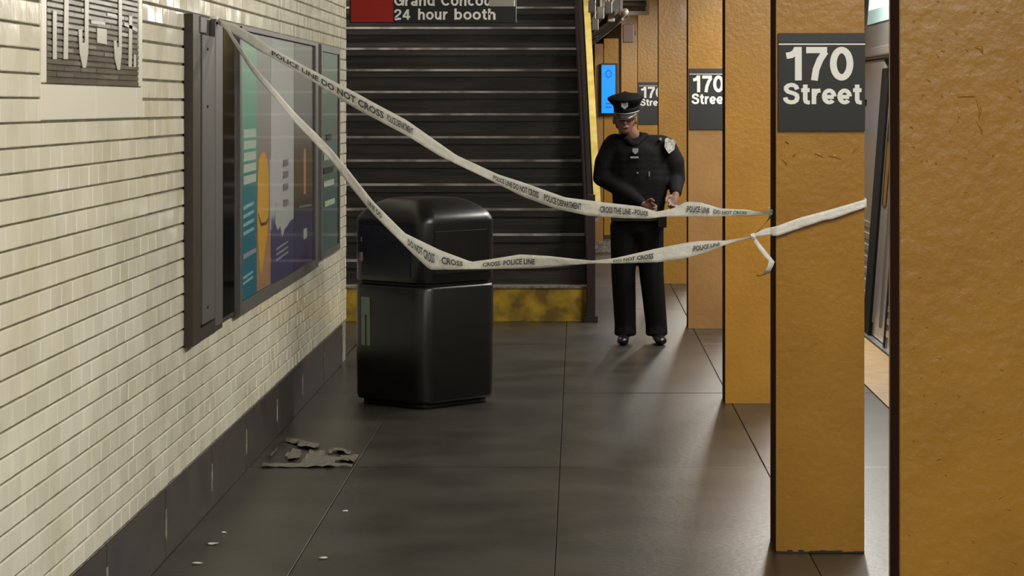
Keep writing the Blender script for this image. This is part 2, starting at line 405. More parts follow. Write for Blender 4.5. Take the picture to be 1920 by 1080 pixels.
for a, b in ((MOS_Y0-.073, MOS_Y0-.004), (MOS_Y1+.004, MOS_Y1+.073)):
    bm = tile_bm(b-a, .42, .008, .003); o = bmobj('border_slab', bm, M['border'], wall); o.location = (WX, (a+b)/2, MOS_Z0+.212)
# baseboard
bb = box('baseboard_left', WX-.2, WX-.003, -2, WEND-.02, 0, .258, M['basejoint']); bb['kind'] = 'structure'
js = [10.14-1.13*k for k in range(11, -1, -1)] + [11.2, 12.35, 13.5, 14.65, 15.8]
for a, b in zip(js, js[1:]):
    box('stone_slab', WX-.02, WX+.004, a+.004, b-.004, .001, .257, M['base'], bb, .002)
for yy in js[9:]:                                # slim pale joint covers seen half-way up
    box('joint_strip', WX+.0035, WX+.0062, yy-.016, yy+.016, .075, .185, M['basejoint'], bb)

# ---------------------------------------------------------------- advertising case on the left wall
CF = WX+.035                                     # front face of the case
def yc(px, X=CF): return X*F/(px-CX)
case = empty('poster_case', (WX, yc(420), CASE_Z0)); tag(case, 'long glazed advertising case with grey metal end post on the white tile wall', 'display case')
def cpart(name, bm_or, m): pass
def cbox(name, px0, px1, z0, z1, x0, x1, m, par=case, bev=0):
    y0, y1 = yc(px0, x1), yc(px1, x1)
    o = box(name, x0-case.location.x, x1-case.location.x, y0-case.location.y, y1-case.location.y, z0-case.location.z, z1-case.location.z, m, par, bev)
    return o
z0c, z1c = CASE_Z0, CASE_Z1
cbox('back_panel', 363, 597, z0c+.005, z1c-.005, WX, WX+.012, M['black'])
cbox('edge_flange', 362, 376, z0c-.005, z1c, WX+.0, CF, M['case_dark'])
cbox('end_post', 380, 403, z0c+.06, z1c-.075, WX+.012, CF+.004, M['rail_metal'], bev=.003)
cbox('glass_stop', 404, 418, z0c+.02, z1c-.01, WX+.012, CF, M['rail_metal'], bev=.002)
bp_ = cbox('corner_block', 363, 417, z0c-.004, z0c+.045, WX+.012, CF-.006, M['case_dark'])
bp_ = cbox('corner_block', 377, 388, z1c-.07, z1c-.004, WX+.012, CF+.006, M['rail_metal'], bev=.004)
for zz in (z1c-.13, z1c-.36, z0c+.12): 
    bm = bmesh.new(); bmesh.ops.create_cone(bm, cap_ends=True, segments=10, radius1=.006, radius2=.006, depth=.004, matrix=Matrix.Rotation(math.pi/2, 4, 'Y'))
    o = bmobj('screw', bm, M['black'], case); o.location = (CF+.006-case.location.x, yc(387)-case.location.y, zz-case.location.z)
cbox('dark_glass_panel', 419, 449, z0c+.03, z1c-.02, WX+.012, CF-.012, M['blackglass'])
cbox('mullion', 450, 454, z0c+.0, z1c-.005, WX+.012, CF, M['steel_d'])
cbox('bottom_rail', 454, 597, z0c, z0c+.05, WX+.012, CF, M['rail_metal'])
cbox('top_rail', 405, 597, z1c-.02, z1c, WX+.012, CF, M['rail_metal'])
cbox('end_rail', 592, 597, z0c+.05, z1c-.02, WX+.012, CF, M['rail_metal'])
cbox('glass_pane', 454, 592, z0c+.05, z1c-.02, CF-.009, CF-.005, M['glass'])
# printed posters; paler upper stops also carry the wash of reflections, painted in
def paint(name, px0, px1, z0, z1, stops, parent, lift=0.0, ny=4, X=None, xr=None):
    """flat print: colour stops bottom to top (fraction, rgb) with soft blends, as vertex colour"""
    X = (WX+.014 if X is None else X); nz = 40
    y0, y1 = yc(px0, CF-.012), yc(px1, CF-.012)
    Vv = []; Cc = []; Ff = []
    def colat(f):
        for (a, ca), (b, cb) in zip(stops, stops[1:]):
            if f <= b:
                t = (f-a)/(b-a+1e-9); t = max(0, min(1, t)); return [ca[i]+(cb[i]-ca[i])*t for i in range(3)]
        return stops[-1][1]
    for layer in (0, 1):
        for j in range(nz+1):
            for i in (0, 1):
                Vv.append((X+lift+(.003 if layer else 0)-par_off(parent).x, (y0, y1)[i]-par_off(parent).y, z0+(z1-z0)*j/nz-par_off(parent).z)); Cc.append(colat(j/nz))
    b = 2*(nz+1)
    for j in range(nz):
        n = b+2*j; Ff.append((n, n+1, n+3, n+2)); n = 2*j; Ff.append((n, n+2, n+3, n+1))
        Ff.append((2*j, b+2*j, b+2*j+2, 2*j+2)); Ff.append((2*j+1, 2*j+3, b+2*j+3, b+2*j+1))
    me = bpy.data.meshes.new(name); me.from_pydata(Vv, [], Ff); me.update()
    ca = me.color_attributes.new('print', 'FLOAT_COLOR', 'POINT')
    for i, c in enumerate(Cc): ca.data[i].color = (*lin(c), 1)
    return link(name, me, parent, M['print'])
def par_off(p):
    v = Vector((0, 0, 0))
    while p is not None: v += p.location; p = p.parent
    return v
pm_ = bpy.data.materials.new('poster_print'); pm_.use_nodes = True
a_ = pm_.node_tree.nodes.new('ShaderNodeAttribute'); a_.attribute_name = 'print'
pm_.node_tree.links.new(a_.outputs['Color'], pm_.node_tree.nodes['Principled BSDF'].inputs['Base Color']); pm_.node_tree.nodes['Principled BSDF'].inputs['Roughness'].default_value = .4
M['print'] = pm_
pz0, pz1 = z0c+.052, z1c-.022
def shape(name, pts, m, parent, lift):
    """flat printed shape on a poster, outline in wall coordinates"""
    po = par_off(parent)
    P3 = [(WX+.014+lift-po.x, yc(px, CF-.012)-po.y, (H-(py-CY)*yc(px, CF-.012)/F)-po.z) for px, py in pts]
    return poly_plate(name, P3, .0012, (1, 0, 0), m, parent)
flat = lambda n, c: mat('ink_'+n, c, .45)
I_w = flat('white', (196, 202, 192)); I_o = flat('orange', (222, 162, 58)); I_b = flat('brown', (96, 66, 40)); I_c = flat('cyan', (140, 190, 196)); I_l = flat('lilac', (160, 150, 168)); I_g = flat('grey', (130, 126, 128)); I_t = flat('tan', (196, 146, 110)); I_d = flat('dark', (66, 54, 60)); I_w2 = flat('offwhite', (190, 186, 186))
p1 = paint('teal_poster', 455, 484, pz0, pz1, [(0, (46, 112, 140)), (.3, (42, 116, 138)), (.42, (56, 126, 136)), (.55, (100, 168, 150)), (.75, (140, 186, 168)), (1, (196, 216, 200))], case); p1['label'] = 'teal poster with pale lines of lettering'
for i in range(5): shape('letter_block', [(459, 243+22*i), (482, 241+21*i), (482, 256+21*i), (459, 259+22*i)], I_w, p1, .0035)
for i in range(4): shape('letter_block', [(458, 388+16*i), (478, 377+16*i), (478, 383+16*i), (458, 395+16*i)], I_c, p1, .0035)
shape('letter_block', [(458, 478), (482, 464), (482, 472), (458, 487)], I_l, p1, .0035)
for i in range(2): shape('letter_block', [(458, 520+10*i), (476, 507+10*i), (476, 511+10*i), (458, 525+10*i)], I_c, p1, .0035)
p2 = paint('orange_poster', 484, 510, pz0, pz1, [(0, (176, 128, 104)), (.2, (186, 134, 96)), (.3, (150, 110, 90)), (.6, (160, 146, 150)), (1, (196, 192, 190))], case); p2['label'] = 'poster with tall orange figure'
shape('orange_figure', [(485, 340), (487, 300), (492, 286), (499, 286), (505, 310), (506, 370), (504, 430), (498, 470), (495, 500), (490, 520), (487, 480), (484, 420)], I_o, p2, .0035)
shape('figure_line', [(486, 400), (491, 418), (500, 416), (505, 408), (505, 412), (500, 422), (491, 424), (486, 405)], I_b, p2, .005)
shape('pale_stripe', [(507, 300), (510, 300), (510, 430), (508, 432)], I_w2, p2, .0035)
p3 = paint('pale_poster', 510.5, 553, pz0, pz1, [(0, (78, 70, 112)), (.20, (80, 72, 114)), (.25, (104, 96, 124)), (.28, (196, 192, 198)), (.7, (214, 208, 212)), (1, (206, 202, 200))], case); p3['label'] = 'pale poster with purple foot and white lettering'
shape('jagged_print', [(518, 418), (522, 432), (527, 424), (531, 446), (535, 430), (540, 424), (546, 414), (552, 410), (552, 380), (518, 380)], I_w2, p3, .0035)
for y in (300, 322, 345, 375): shape('letter_block', [(533, y), (542, y-2), (542, y+10), (533, y+13)], I_g, p3, .005)
for i in range(3): shape('letter_block', [(520, 466+10*i), (542, 451+10*i), (542, 454+10*i), (520, 470+10*i)], I_l, p3, .0035)
p4 = paint('dark_poster', 553.5, 591.5, pz0, pz1, [(0, (74, 60, 98)), (.20, (74, 66, 96)), (.27, (66, 60, 64)), (.31, (104, 82, 64)), (.50, (110, 88, 70)), (.62, (150, 142, 142)), (1, (176, 170, 170))], case); p4['label'] = 'dark brown and purple poster'
shape('tall_print', [(571, 280), (575, 278), (575, 364), (571, 364)], I_t, p4, .0035)
shape('letter_block', [(562, 386), (586, 382), (586, 386), (562, 390)], I_g, p4, .0035)
shape('small_emblem', [(571, 430), (577, 427), (577, 446), (571, 449)], I_w2, p4, .0035)
# second small frame
f2 = empty('framed_poster', (WX, 14.6, .762)); tag(f2, 'small framed pale green poster at the far end of the tile wall', 'picture frame')
X2 = WX+.02
def yc2(px): return X2*F/(px-CX)
ya, yb = yc2(603), yc2(638)
box('frame', 0, .02, ya-14.6, ya-14.6+.05, 0, 1.27, M['rail_metal'], f2); box('frame', 0, .02, yb-14.65, yb-14.6, 0, 1.27, M['rail_metal'], f2)
box('frame', 0, .02, ya-14.55, yb-14.65, 0, .04, M['rail_metal'], f2); box('frame', 0, .02, ya-14.55, yb-14.65, 1.23, 1.27, M['rail_metal'], f2)
stops = [(0, (92, 112, 114)), (.25, (86, 108, 112)), (.4, (110, 122, 116)), (.7, (124, 134, 126)), (1, (160, 170, 156))]
Vv, Cc, Ff = [], [], []
for j in range(21):
    f = j/20
    for (p, ca), (q, cb) in zip(stops, stops[1:]):
        if f <= q+1e-6: t = (f-p)/(q-p); c = [ca[i]+(cb[i]-ca[i])*t for i in range(3)]; break
    for y in (ya-14.55, yb-14.65): Vv.append((.008, y, .04+1.19*f)); Cc.append(c)
for j in range(20): n = 2*j; Ff.append((n, n+1, n+3, n+2))
me = bpy.data.meshes.new('poster'); me.from_pydata(Vv, [], Ff); ca = me.color_attributes.new('print', 'FLOAT_COLOR', 'POINT')
for i, c in enumerate(Cc): ca.data[i].color = (*lin(c), 1)
po_ = link('poster', me, f2, M['print'])
po_.modifiers.new('s', 'SOLIDIFY').thickness = .004
for i, (a, b, zz) in enumerate(((.15, .75, .58), (.15, .7, .5), (.15, .75, .42), (.3, .6, .7), (.2, .8, .3))):
    box('letter_block', .012, .014, ya-14.55+a, ya-14.55+b, zz, zz+.035, (I_w, I_d)[i % 2], po_)
box('glass_pane', .016, .018, ya-14.55, yb-14.65, .04, 1.23, M['glass'], f2)

# ---------------------------------------------------------------- yellow columns along the platform
COLS = [(4.57, .605, .17), (9.14, .745, .28), (13.71, .832, .28), (18.28, .832, .28), (22.85, .763, .28), (27.42, .683, .28), (32.0, .58, .28), (36.6, .44, .28), (41.1, .25, .28)]
CW = .33
place = ['yellow painted column nearest on the right, filling the right edge of the picture',
         'yellow column with the largest station name sign and police tape wrapped round it',
         'plain yellow column directly behind the taped one, without any sign',
         'yellow column with browner lower half and the second largest name sign',
         'plain yellow column just right of the standing officer',
         'narrow far yellow column behind the officer carrying the smallest name sign',
         'far yellow column with a brown box in front of its top',
         'far yellow column behind the blue screen', 'farthest yellow column of the row']
def column(y, x, t, i, dull=False):
    c = empty('column', (x+CW/2, y, 0)); tag(c, place[i], 'column', 'yellow columns along the platform')
    h = 3.2; e = CW/2
    bm = bmesh.new(); bx(bm, -e, e, 0, .018, .0, h)
    # painted surface with slightly uneven foot
    front = bmobj('front_face', bm, M['yellow'], c)
    if dull:
        box('dull_lower_face', -e+.001, e-.001, -.001, .0, 0.0, 1.55, M['yellow_dull'], c)
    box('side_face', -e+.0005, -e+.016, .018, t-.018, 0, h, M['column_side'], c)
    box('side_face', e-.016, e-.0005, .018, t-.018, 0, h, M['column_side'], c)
    box('back_face', -e, e, t-.018, t, 0, h, M['yellow'], c)
    if i < 2:
        bm = bmesh.new()
        for k in range(16):
            a = -e+k*CW/16; hh = random.uniform(.004, .012)
            bx(bm, a, a+CW/16, -.004, t+.004, .0005, hh)
        bmobj('foot_grout', bm, M['joint'], c)
    return c
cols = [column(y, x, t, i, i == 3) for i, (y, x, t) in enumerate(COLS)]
# loose flakes and curls of paint (relief of the thick paint)
def flake(col, x, z, w_, h_, rot, lift=.004):
    bm = bmesh.new(); n = 6; V_ = []
    for i in range(n+1):
        f = i/n; cx = (f-.5)*w_; cz = math.sin(f*3.1)*h_*.6*random.uniform(.6, 1.3); th = h_*(.25+.75*math.sin(f*math.pi))
        V_.append((bm.verts.new((cx, -.0005, cz-th/2)), bm.verts.new((cx, -lift*(.4+math.sin(f*math.pi)), cz)), bm.verts.new((cx, -.0005, cz+th/2))))
    for A, B in zip(V_, V_[1:]):
        bm.faces.new((A[0], B[0], B[1], A[1])); bm.faces.new((A[1], B[1], B[2], A[2]))
    o = bmobj('paint_curl', bm, M['yellow'], col, True); o.location = (x, 0, z); o.rotation_euler = (0, rot, 0)
def onB(px, py): return (px-CX)*9.14/F-cols[1].location.x, H-(py-CY)*9.14/F
for px, py, ww, hh, r in ((1470, 305, .03, .012, .9), (1492, 290, .03, .008, -.8), (1535, 292, .035, .012, .4), (1565, 296, .05, .012, .25), (1605, 282, .04, .008, -.8), (1475, 268, .02, .006, .6)):
    x, z = onB(px, py); flake(cols[1], x, z, ww, hh, r, .006)
def onA(px, py): return (px-CX)*4.57/F-cols[0].location.x, H-(py-CY)*4.57/F
for px, py, ww, hh, r in ((1812, 182, .034, .005, 0), (1833, 205, .04, .006, 1.45), (1836, 240, .03, .004, 1.2), (1835, 95, .02, .008, .7)):
    x, z = onA(px, py); flake(cols[0], x, z, ww, hh, r, .004)
for k in range(150):
    px, py = random.uniform(1695, 1915), random.choice((random.uniform(0, 330), random.uniform(0, 330), random.uniform(330, 1060)))
    x, z = onA(px, py)
    if k < 60: flake(cols[0], x, z, random.uniform(.004, .010), random.uniform(.002, .005), random.uniform(-1.5, 1.5), .0022)
# signs
def name_sign(i, z1, z0, sc, label, group='station name signs'):
    y, x, t = COLS[i]
    s = empty('name_sign', (x+CW/2, y-.002, z0)); tag(s, label, 'sign', group); h = z1-z0; e = CW/2
    box('plate', -e+.008, e+.001, -.012, 0, 0, h, M['sign'], s)
    box('header_band', -e+.008, e+.001, -.0135, -.012, h-.036, h, M['signtop'], s)
    box('white_line', -e+.008, e+.001, -.0145, -.012, h-.044, h-.039, M['white'], s)
    X0 = -e; zt = h
    text_on('numerals', '170', X0+.024, X0+.024+.263*sc, zt-.177, zt-.052, -.012, M['white'], s, .03, .002)
    text_on('street_lettering', 'Street', X0+.024, X0+.024+.303*sc, zt-.2655, zt-.187, -.012, M['white'], s, .03, .002)
    return s
name_sign(1, 1.945, 1.58, 1, 'black 170 Street sign on the taped column, largest of them')
name_sign(3, 1.945, 1.49, .92, 'black 170 Street sign on the brownish column, middle size and partly cut off')
name_sign(5, 1.925, 1.45, 1, 'black 170 Street sign half hidden behind the police cap')

# ---------------------------------------------------------------- stairs at the far left
st = empty('staircase', (0, 18.9, 0)); tag(st, 'dark staircase rising away behind the litter bin, with pale step edges', 'stairs')
SL = -2.6; R = .19; T = .25; NS = 20
def sr(d): return .075-.034*(d-18.9)           # inner right edge drifts left with the curve of the station
box('bottom_riser', SL, sr(18.9), 0, T, 0, .255, M['kerb'], st)
box('pale_nosing', SL, sr(18.9)+.004, -.012, T+.02, .255, .27, M['basejoint'], st)
for k in range(1, NS):
    y = T*k; z = .27+R*(k-1)
    s = box('step', SL, sr(18.9+y), y, y+T+.02, z, z+R-.06, M['riser'], st)
    nz = box('nosing', SL, sr(18.9+y)+.002, y-.03, y+T, z+R-.066, z+R, M['stair'], s)
    box('nosing_edge', SL, sr(18.9+y)+.002, y-.034, y-.012, z+R-.016, z+R+.002, M['nosing'], s)
# side stringer (inclined plate), newel foot, hand rail
def incl(name, xa, wd, zlo, zhi, y0, y1, m, cut=True):
    s0, s1 = y0, y1; k = R/T
    P = []
    for y in (s0, s1):
        x = sr(18.9+y)+xa
        for xx in (x, x+wd):
            for zz in (zlo, zhi): P.append((xx, y, max(0, zz+k*y)))
    bm = bmesh.new(); v = [bm.verts.new(p) for p in P]
    for f in ((0, 1, 3, 2), (4, 6, 7, 5), (0, 4, 5, 1), (2, 3, 7, 6), (1, 5, 7, 3), (0, 2, 6, 4)): bm.faces.new([v[i] for i in f])
    return bmobj(name, bm, m, st)
incl('stringer', .003, .06, -.05, .52, -.03, T*NS, M['stringer'])
incl('side_panel', .015, .03, .45, .86, -.02, T*NS, M['stringer'])
box('newel_post', sr(18.9)+.003, sr(18.9)+.065, -.09, -.03, 0, .98, M['stringer'], st)
box('newel_foot', sr(18.9)-.02, sr(18.9)+.085, -.11, -.01, 0, .045, M['stringer'], st)
incl('hand_rail', .054, .052, .87, .95, -.06, T*NS, M['handrail'])
for y in (-.03, 1.2, 2.4, 3.6, 4.8):
    box('rail_bracket', sr(18.9+y)+.06, sr(18.9+y)+.09, y, y+.03, .80+R/T*y, .88+R/T*y, M['nosing'], st)
lb = empty('sticker', (0, 0, 0))
y_ = 18.9+T*8
bpy.data.objects.remove(lb)
stk_y = 18.9+T*9-.024
c_ = W(760, 218, stk_y)
lb = box('sticker', -.066, .066, -.004, 0, -.032, .03, M['white']); lb.location = (c_.x, stk_y, c_.z); tag(lb, 'small white sticker on a dark stair riser above the bin', 'sticker')
box('print', -.045, .045, -.005, -.004, -.006, .006, M['greylabel'], lb)
# exit sign over the stairs
sy = 18.2
def sp(px, py): return W(px, py, sy)
sg = empty('hanging_sign', (sp(811, 43).x, sy, sp(811, 43).z)); tag(sg, 'black hanging sign with red block reading 24 hour booth over the stairs', 'sign')
ox, oz = sg.location.x, sg.location.z
def rel(px, py): p = sp(px, py); return p.x-ox, p.z-oz
xa, _ = rel(655, 43); xb, _ = rel(968, 43)
box('board', xa, xb, 0, .05, 0, .46, M['sign'], sg, .004)
x2, _ = rel(737, 43); box('red_block', xa+.012, x2, -.004, 0, .006, .45, M['red'], sg)
def line(s, pxa, pxb, pyb, pyt, nm): 
    a, zb = rel(pxa, pyb); b, zt = rel(pxb, pyt); text_on(nm, s, a, b, zb, zt, 0, M['white'], sg, .012, .003, .16)
for w_, a, b, yb, yt in (('24', 739, 771, 37, 17), ('hour', 784, 841, 37, 16), ('booth', 852, 929, 37, 16), ('Grand', 739, 815, 11, -11), ('Concourse', 827, 962, 11, -11)): line(w_, a, b, yb, yt, 'lettering')
a, z1_ = rel(918, -20); b, z0_ = rel(966, 12); box('grey_patch', a, b, -.007, -.0035, z0_, z1_, M['greylabel'], sg)
a, _ = rel(963, 0); box('pale_edge', a, b, -.009, -.007, z0_, z1_, M['white'], sg)
for xx in (xa+.15, xb-.15):
    box('hanger', xx-.012, xx+.012, .015, .035, .46, .96, M['rail_metal'], sg)

# ---------------------------------------------------------------- surroundings: walls, ceiling, tracks
def struct(name, *a): o = box(name, *a); o['kind'] = 'structure'; return o
struct('wall_back', -3.2, -2.62, WEND, 60, 0, 6.2, M['hood'])
struct('wall_return', -2.62, WX-.252, WEND-.25, WEND-.005, 0, 3.2, M['hood'])
struct('wall_far', -3.2, 8, 62, 62.3, -1.2, 6.2, M['hood'])
struct('wall_right', 6.4, 6.7, -6, 62, -1.2, 3.5, M['hood'])
struct('wall_stair_end', -2.6, .1, 24.1, 24.4, 3.6, 6.2, M['hood'])
struct('ceiling', -1.8, 6.7, -6, 17.5, 3.2, 3.5, M['ceil'])
struct('ceiling_far', .16, 6.7, 17.5, 62, 3.2, 3.5, M['ceil'])
struct('ceiling_beyond', -3.2, .16, 24.4, 62, 3.2, 3.5, M['ceil'])
struct('trim_beam', -3.2, .16, 17.5, 17.7, 3.1, 3.5, M['ceil'])
struct('floor_track', EX+.02, 6.5, -6, 62, -1.3, -1.15, M['track'])
struct('wall_platform_face', EX-.06, EX-.01, -6, 62, -1.15, -.3, M['track'])
# ceiling beams, conduits and a hanging fixture far down the platform
cy0 = 22.0
for i in range(9):
    o = box('trim_%d' % (i+1), -.2 if i else .17, 2.0, cy0+4.4*i, cy0+4.4*i+.22, 3.02, 3.2, M['ceil']); o['kind'] = 'structure'
def conduit(label, pts, r):
    bm = bmesh.new(); tube(bm, pts, r, 8); o = bmobj('conduit', bm, M['pipe'], None, True); tag(o, label, 'pipe', 'conduits under the far ceiling'); return o
conduit('thick dark conduit sloping down over the far platform end', [W(1172, 22, 21), W(1160, 32, 22), W(1140, 48, 23.5), W(1110, 68, 26)], .032)
conduit('pale pipe just under the thick dark conduit', [W(1166, 36, 21.6), W(1142, 56, 24), W(1112, 80, 26.3)], .018)
conduit('upper conduit running along the far ceiling', [W(1156, -14, 21), W(1138, 12, 22.5), W(1122, 34, 24), W(1108, 54, 25.2)], .026)
conduit('thin conduit close to the yellow hand rail at the ceiling', [W(1134, -14, 22), W(1124, 8, 23), W(1114, 26, 24.5), W(1106, 40, 25.6)], .016)
conduit('thin conduit beside the grey duct at the far ceiling', [W(1150, -14, 20.6), W(1146, 4, 20.9), W(1134, 26, 21.6), W(1120, 44, 23)], .014)
sf = box('soffit_panel', -.17, .17, 0, .3, -.06, .5, M['ceil']); sf.location = W(1128, 48, 26.0); tag(sf, 'mottled grey soffit panel behind the far ceiling conduits', 'panel')
sf.location.z = 3.2-.5; sf.location.x = W(1134, 0, 26)[0]
for k, (a, b, cc) in enumerate(((1110, 12, 0), (1126, 24, 1), (1141, 14, 0), (1131, 2, 1), (1116, 46, 0), (1146, 30, 1))):
    p = W(a, b, 20.0+.25*k); h_ = .075; o = box('junction_box', -.03, .03, -.03, .03, -.05, .05, M['pipe'] if cc else M['rail_metal'], None, .006); o.location = p
    bm = bmesh.new(); tube(bm, [(0, 0, .05), (0, 0, 3.2-p.z)], .008, 6); bmobj('hanger_rod', bm, M['pipe'], o)
    tag(o, ['pale junction box nearest the yellow hand rail', 'brown junction box in the middle of the conduits', 'pale junction box beside the grey duct', 'topmost junction box at the ceiling', 'lowest pale junction box beside the hand rail', 'brown junction box just above the thick conduit'][k], 'electrical box', 'junction boxes under the far ceiling')
fx = empty('light_fixture', W(1190, 26, 23.5)); tag(fx, 'pale open frame light fixture hanging above the brown box', 'lamp')
box('bottom_rail', -.14, .14, -.03, .03, -.012, .025, M['lamp_body'], fx); box('side_rail', -.14, -.115, -.02, .5, .025, .5, M['lamp_body'], fx)
box('side_rail', .115, .14, -.02, .5, .025, .5, M['lamp_body'], fx); box('back_panel', -.115, .115, .45, .5, .025, .5, M['pipe'], fx)
box('slat', -.115, .115, -.01, .02, .08, .105, M['case_dark'], fx); box('slat', -.115, .115, -.01, .02, .13, .145, M['lamp_body'], fx)
duct = box('duct', -.09, .09, 0, .4, 0, .6, M['rail_metal'], None, .01); duct.location = W(1163, 30, 25.5); tag(duct, 'grey metal duct end beside the light fixture', 'duct')
bb_ = empty('speaker_box', W(1178, 80, 26.6)); tag(bb_, 'small dark brown box hanging before a far yellow column', 'box')
box('housing', -.06, .06, -.05, .05, 0, .2, M['box_brown'], bb_, .008); box('bracket', -.015, .015, -.01, .01, .2, 3.2-bb_.location.z, M['case_dark'], bb_); box('side_clip', .06, .09, -.02, .02, .08, .13, M['case_dark'], bb_)
# slim column beyond the stairs carrying the blue screen
sc_ = empty('slim_column', (.335, 27.6, 0)); tag(sc_, 'slim tan column left of the officer behind the tape, carrying the blue screen', 'column')
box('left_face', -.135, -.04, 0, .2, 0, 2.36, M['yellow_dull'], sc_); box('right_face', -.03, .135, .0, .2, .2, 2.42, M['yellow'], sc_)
box('groove', -.04, -.03, .02, .18, 0, 2.3, M['case_dark'], sc_); box('pale_base', -.15, .15, -.01, .21, 0, .13, M['basejoint'], sc_)
bs = empty('info_screen', (.36, 27.5, W(0, 212, 27.5).z)); tag(bs, 'bright blue upright information screen left of the police cap', 'screen')
hh = W(0, 122, 27.5).z-bs.location.z
box('housing', -.09, .10, 0, .08, -.01, hh+.02, M['case_dark'], bs, .004); box('display', -.085, .07, -.006, 0, 0, hh, M['screen'], bs)
bm = bmesh.new()
for k in range(16):
    a, b = k*2*math.pi/16, (k+1)*2*math.pi/16
    q = [(-.005+math.cos(t_)*r_, -.009, hh-.1+math.sin(t_)*r_*1.3) for t_, r_ in ((a, .035), (b, .035), (b, .026), (a, .026))]
    vs = [bm.verts.new(p) for p in q]; bm.faces.new(vs)
bmesh.ops.remove_doubles(bm, verts=bm.verts, dist=.0005)
bmobj('ring_symbol', bm, M['screen_ink'], bs)
for z in (.06, .1): box('text_line', -.04, .03, -.008, -.006, z, z+.012, M['screen_ink'], bs)

# ---------------------------------------------------------------- lamp housings (above the frame; they hold the tubes)
for i, (y, x, z) in enumerate(zip(LAMP_Y, LAMP_X, LAMP_Z)):
    l = empty('ceiling_lamp', (x, y, z+.02)); tag(l, ['fluorescent ceiling lamp behind the nearest yellow column, farthest back', 'fluorescent ceiling lamp before the nearest yellow column', 'fluorescent ceiling lamp between the nearest and the taped column', 'fluorescent ceiling lamp between the taped and the next plain column', 'fluorescent ceiling lamp between the plain column and the brownish one', 'fluorescent ceiling lamp above the column beside the officer', 'fluorescent ceiling lamp before the column with the smallest sign', 'fluorescent ceiling lamp farthest down the platform'][i], 'lamp', 'fluorescent lamps over the platform edge')
    box('housing', -.09, .09, -1.2, 1.2, .02, .12, M['lamp_body'], l); box('hanger', -.01, .01, -.8, -.78, .12, 3.2-z-.02, M['lamp_body'], l); box('hanger', -.01, .01, .78, .8, .12, 3.2-z-.02, M['lamp_body'], l)

# ---------------------------------------------------------------- train at the right
tr = empty('train_car', (2.125, 17.4, 0)); tag(tr, 'silver stainless steel subway car standing at the platform behind the columns', 'train')
tr.rotation_euler = (0, math.radians(4.4), 0)
Y0, Y1 = -13, 12
doors = [-10.2, -5.6, -1.0+.42, 4.4, 9.0]        # near edge of each 1.3 m door opening, relative to the car's origin
DW = 1.3
def tb(name, x0, x1, y0, y1, z0, z1, m, par=None, bev=0): return box(name, x0, x1, y0, y1, z0, z1, m, par or tr, bev)
tb('floor_sill', -.04, .12, Y0, Y1, -.06, -.0, M['steel']); tb('skirt', .03, .1, Y0, Y1, -.75, -.06, M['steel_d'])
tb('door_header', 0, .08, Y0, Y1, 2.03, 2.3, M['steel'])
tb('gutter', -.03, .08, Y0, Y1, 2.045, 2.12, M['steel'], bev=.012); tb('drip_line', -.012, .0, Y0, Y1, 2.02, 2.03, M['rubber'])
bm = bmesh.new(); prof = [(0, 2.3), (.03, 2.6), (.2, 2.85), (.7, 3.0), (1.9, 3.0), (2.4, 2.85), (2.57, 2.6), (2.6, 2.3)]
A = [bm.verts.new((x, Y0, z)) for x, z in prof]; B = [bm.verts.new((x, Y1, z)) for x, z in prof]
for i in range(len(prof)-1): bm.faces.new((A[i], A[i+1], B[i+1], B[i]))
bm.faces.new(A); bm.faces.new(B[::-1]); bmobj('roof', bm, M['steel'], tr)
tb('far_side', 2.52, 2.6, Y0, Y1, -.75, 2.3, M['steel_d']); tb('car_floor', .1, 2.52, Y0, Y1, -.1, -.01, M['case_dark'])
tb('end_wall', .08, 2.52, Y0, Y0+.06, 0, 2.3, M['steel']); tb('end_wall', .08, 2.52, Y1-.06, Y1, 0, 2.3, M['steel'])
prev = Y0
edges = []
for d in doors: edges.append((prev, d)); prev = d+DW
edges.append((prev, Y1))
for a, b in edges:
    tb('side_panel', 0, .08, a, b, -.0, .85, M['steel']); tb('side_panel', 0, .08, a, b, 1.72, 2.03, M['steel'])
    wn = (a+.9, b-.4) if b-a > 1 else None
    if wn:
        tb('side_panel', 0, .08, a, wn[0], .85, 1.72, M['steel']); tb('side_panel', 0, .08, wn[1], b, .85, 1.72, M['steel'])
        wf = tb('window', .02, .05, wn[0], wn[1], .85, 1.72, M['rubber']); tb('glass_pane', .012, .02, wn[0]+.05, wn[1]-.05, .9, 1.67, M['blackglass'], wf)
    else: tb('side_panel', 0, .08, a, b, .85, 1.72, M['steel'])
    bm = bmesh.new()
    for r in range(9): bx(bm, -.008, 0, a, b, .08+r*.085, .12+r*.085)
    o = bmobj('fluting', bm, M['steel'], tr); o['kind'] = 'stuff'
for d in doors:
    fr = tb('door_frame', -.006, .06, d-.05, d, 0, 2.0, M['steel_d'])
    g = tb('door_gasket', -.012, .05, d+.0, d+.07, 0, 1.93, M['rubber']); tb('door_gasket', -.012, .05, d+DW-.40, d+DW, 0, 1.95, M['rubber'], bev=.008); tb('door_gasket', -.012, .05, d+.07, d+DW-.30, 1.88, 1.95, M['rubber'])
    for a, b in ((d+.07, d+.07+.46), (d+.07+.47, d+DW-.3)):
        lf = tb('door_leaf', .012, .045, a, b, .01, 1.88, M['steel']); tb('door_window', .004, .012, a+.08, b-.17, .95, 1.6, M['blackglass'], lf, .003); tb('door_bead', .004, .012, b-.13, b-.11, .1, 1.8, M['steel_d'], lf); tb('door_bead', .004, .012, b-.06, b-.04, .1, 1.8, M['steel_d'], lf)
sgn = tb('destination_window', -.004, .03, -.55, 1.9, 2.30, 2.72, M['case_dark'])
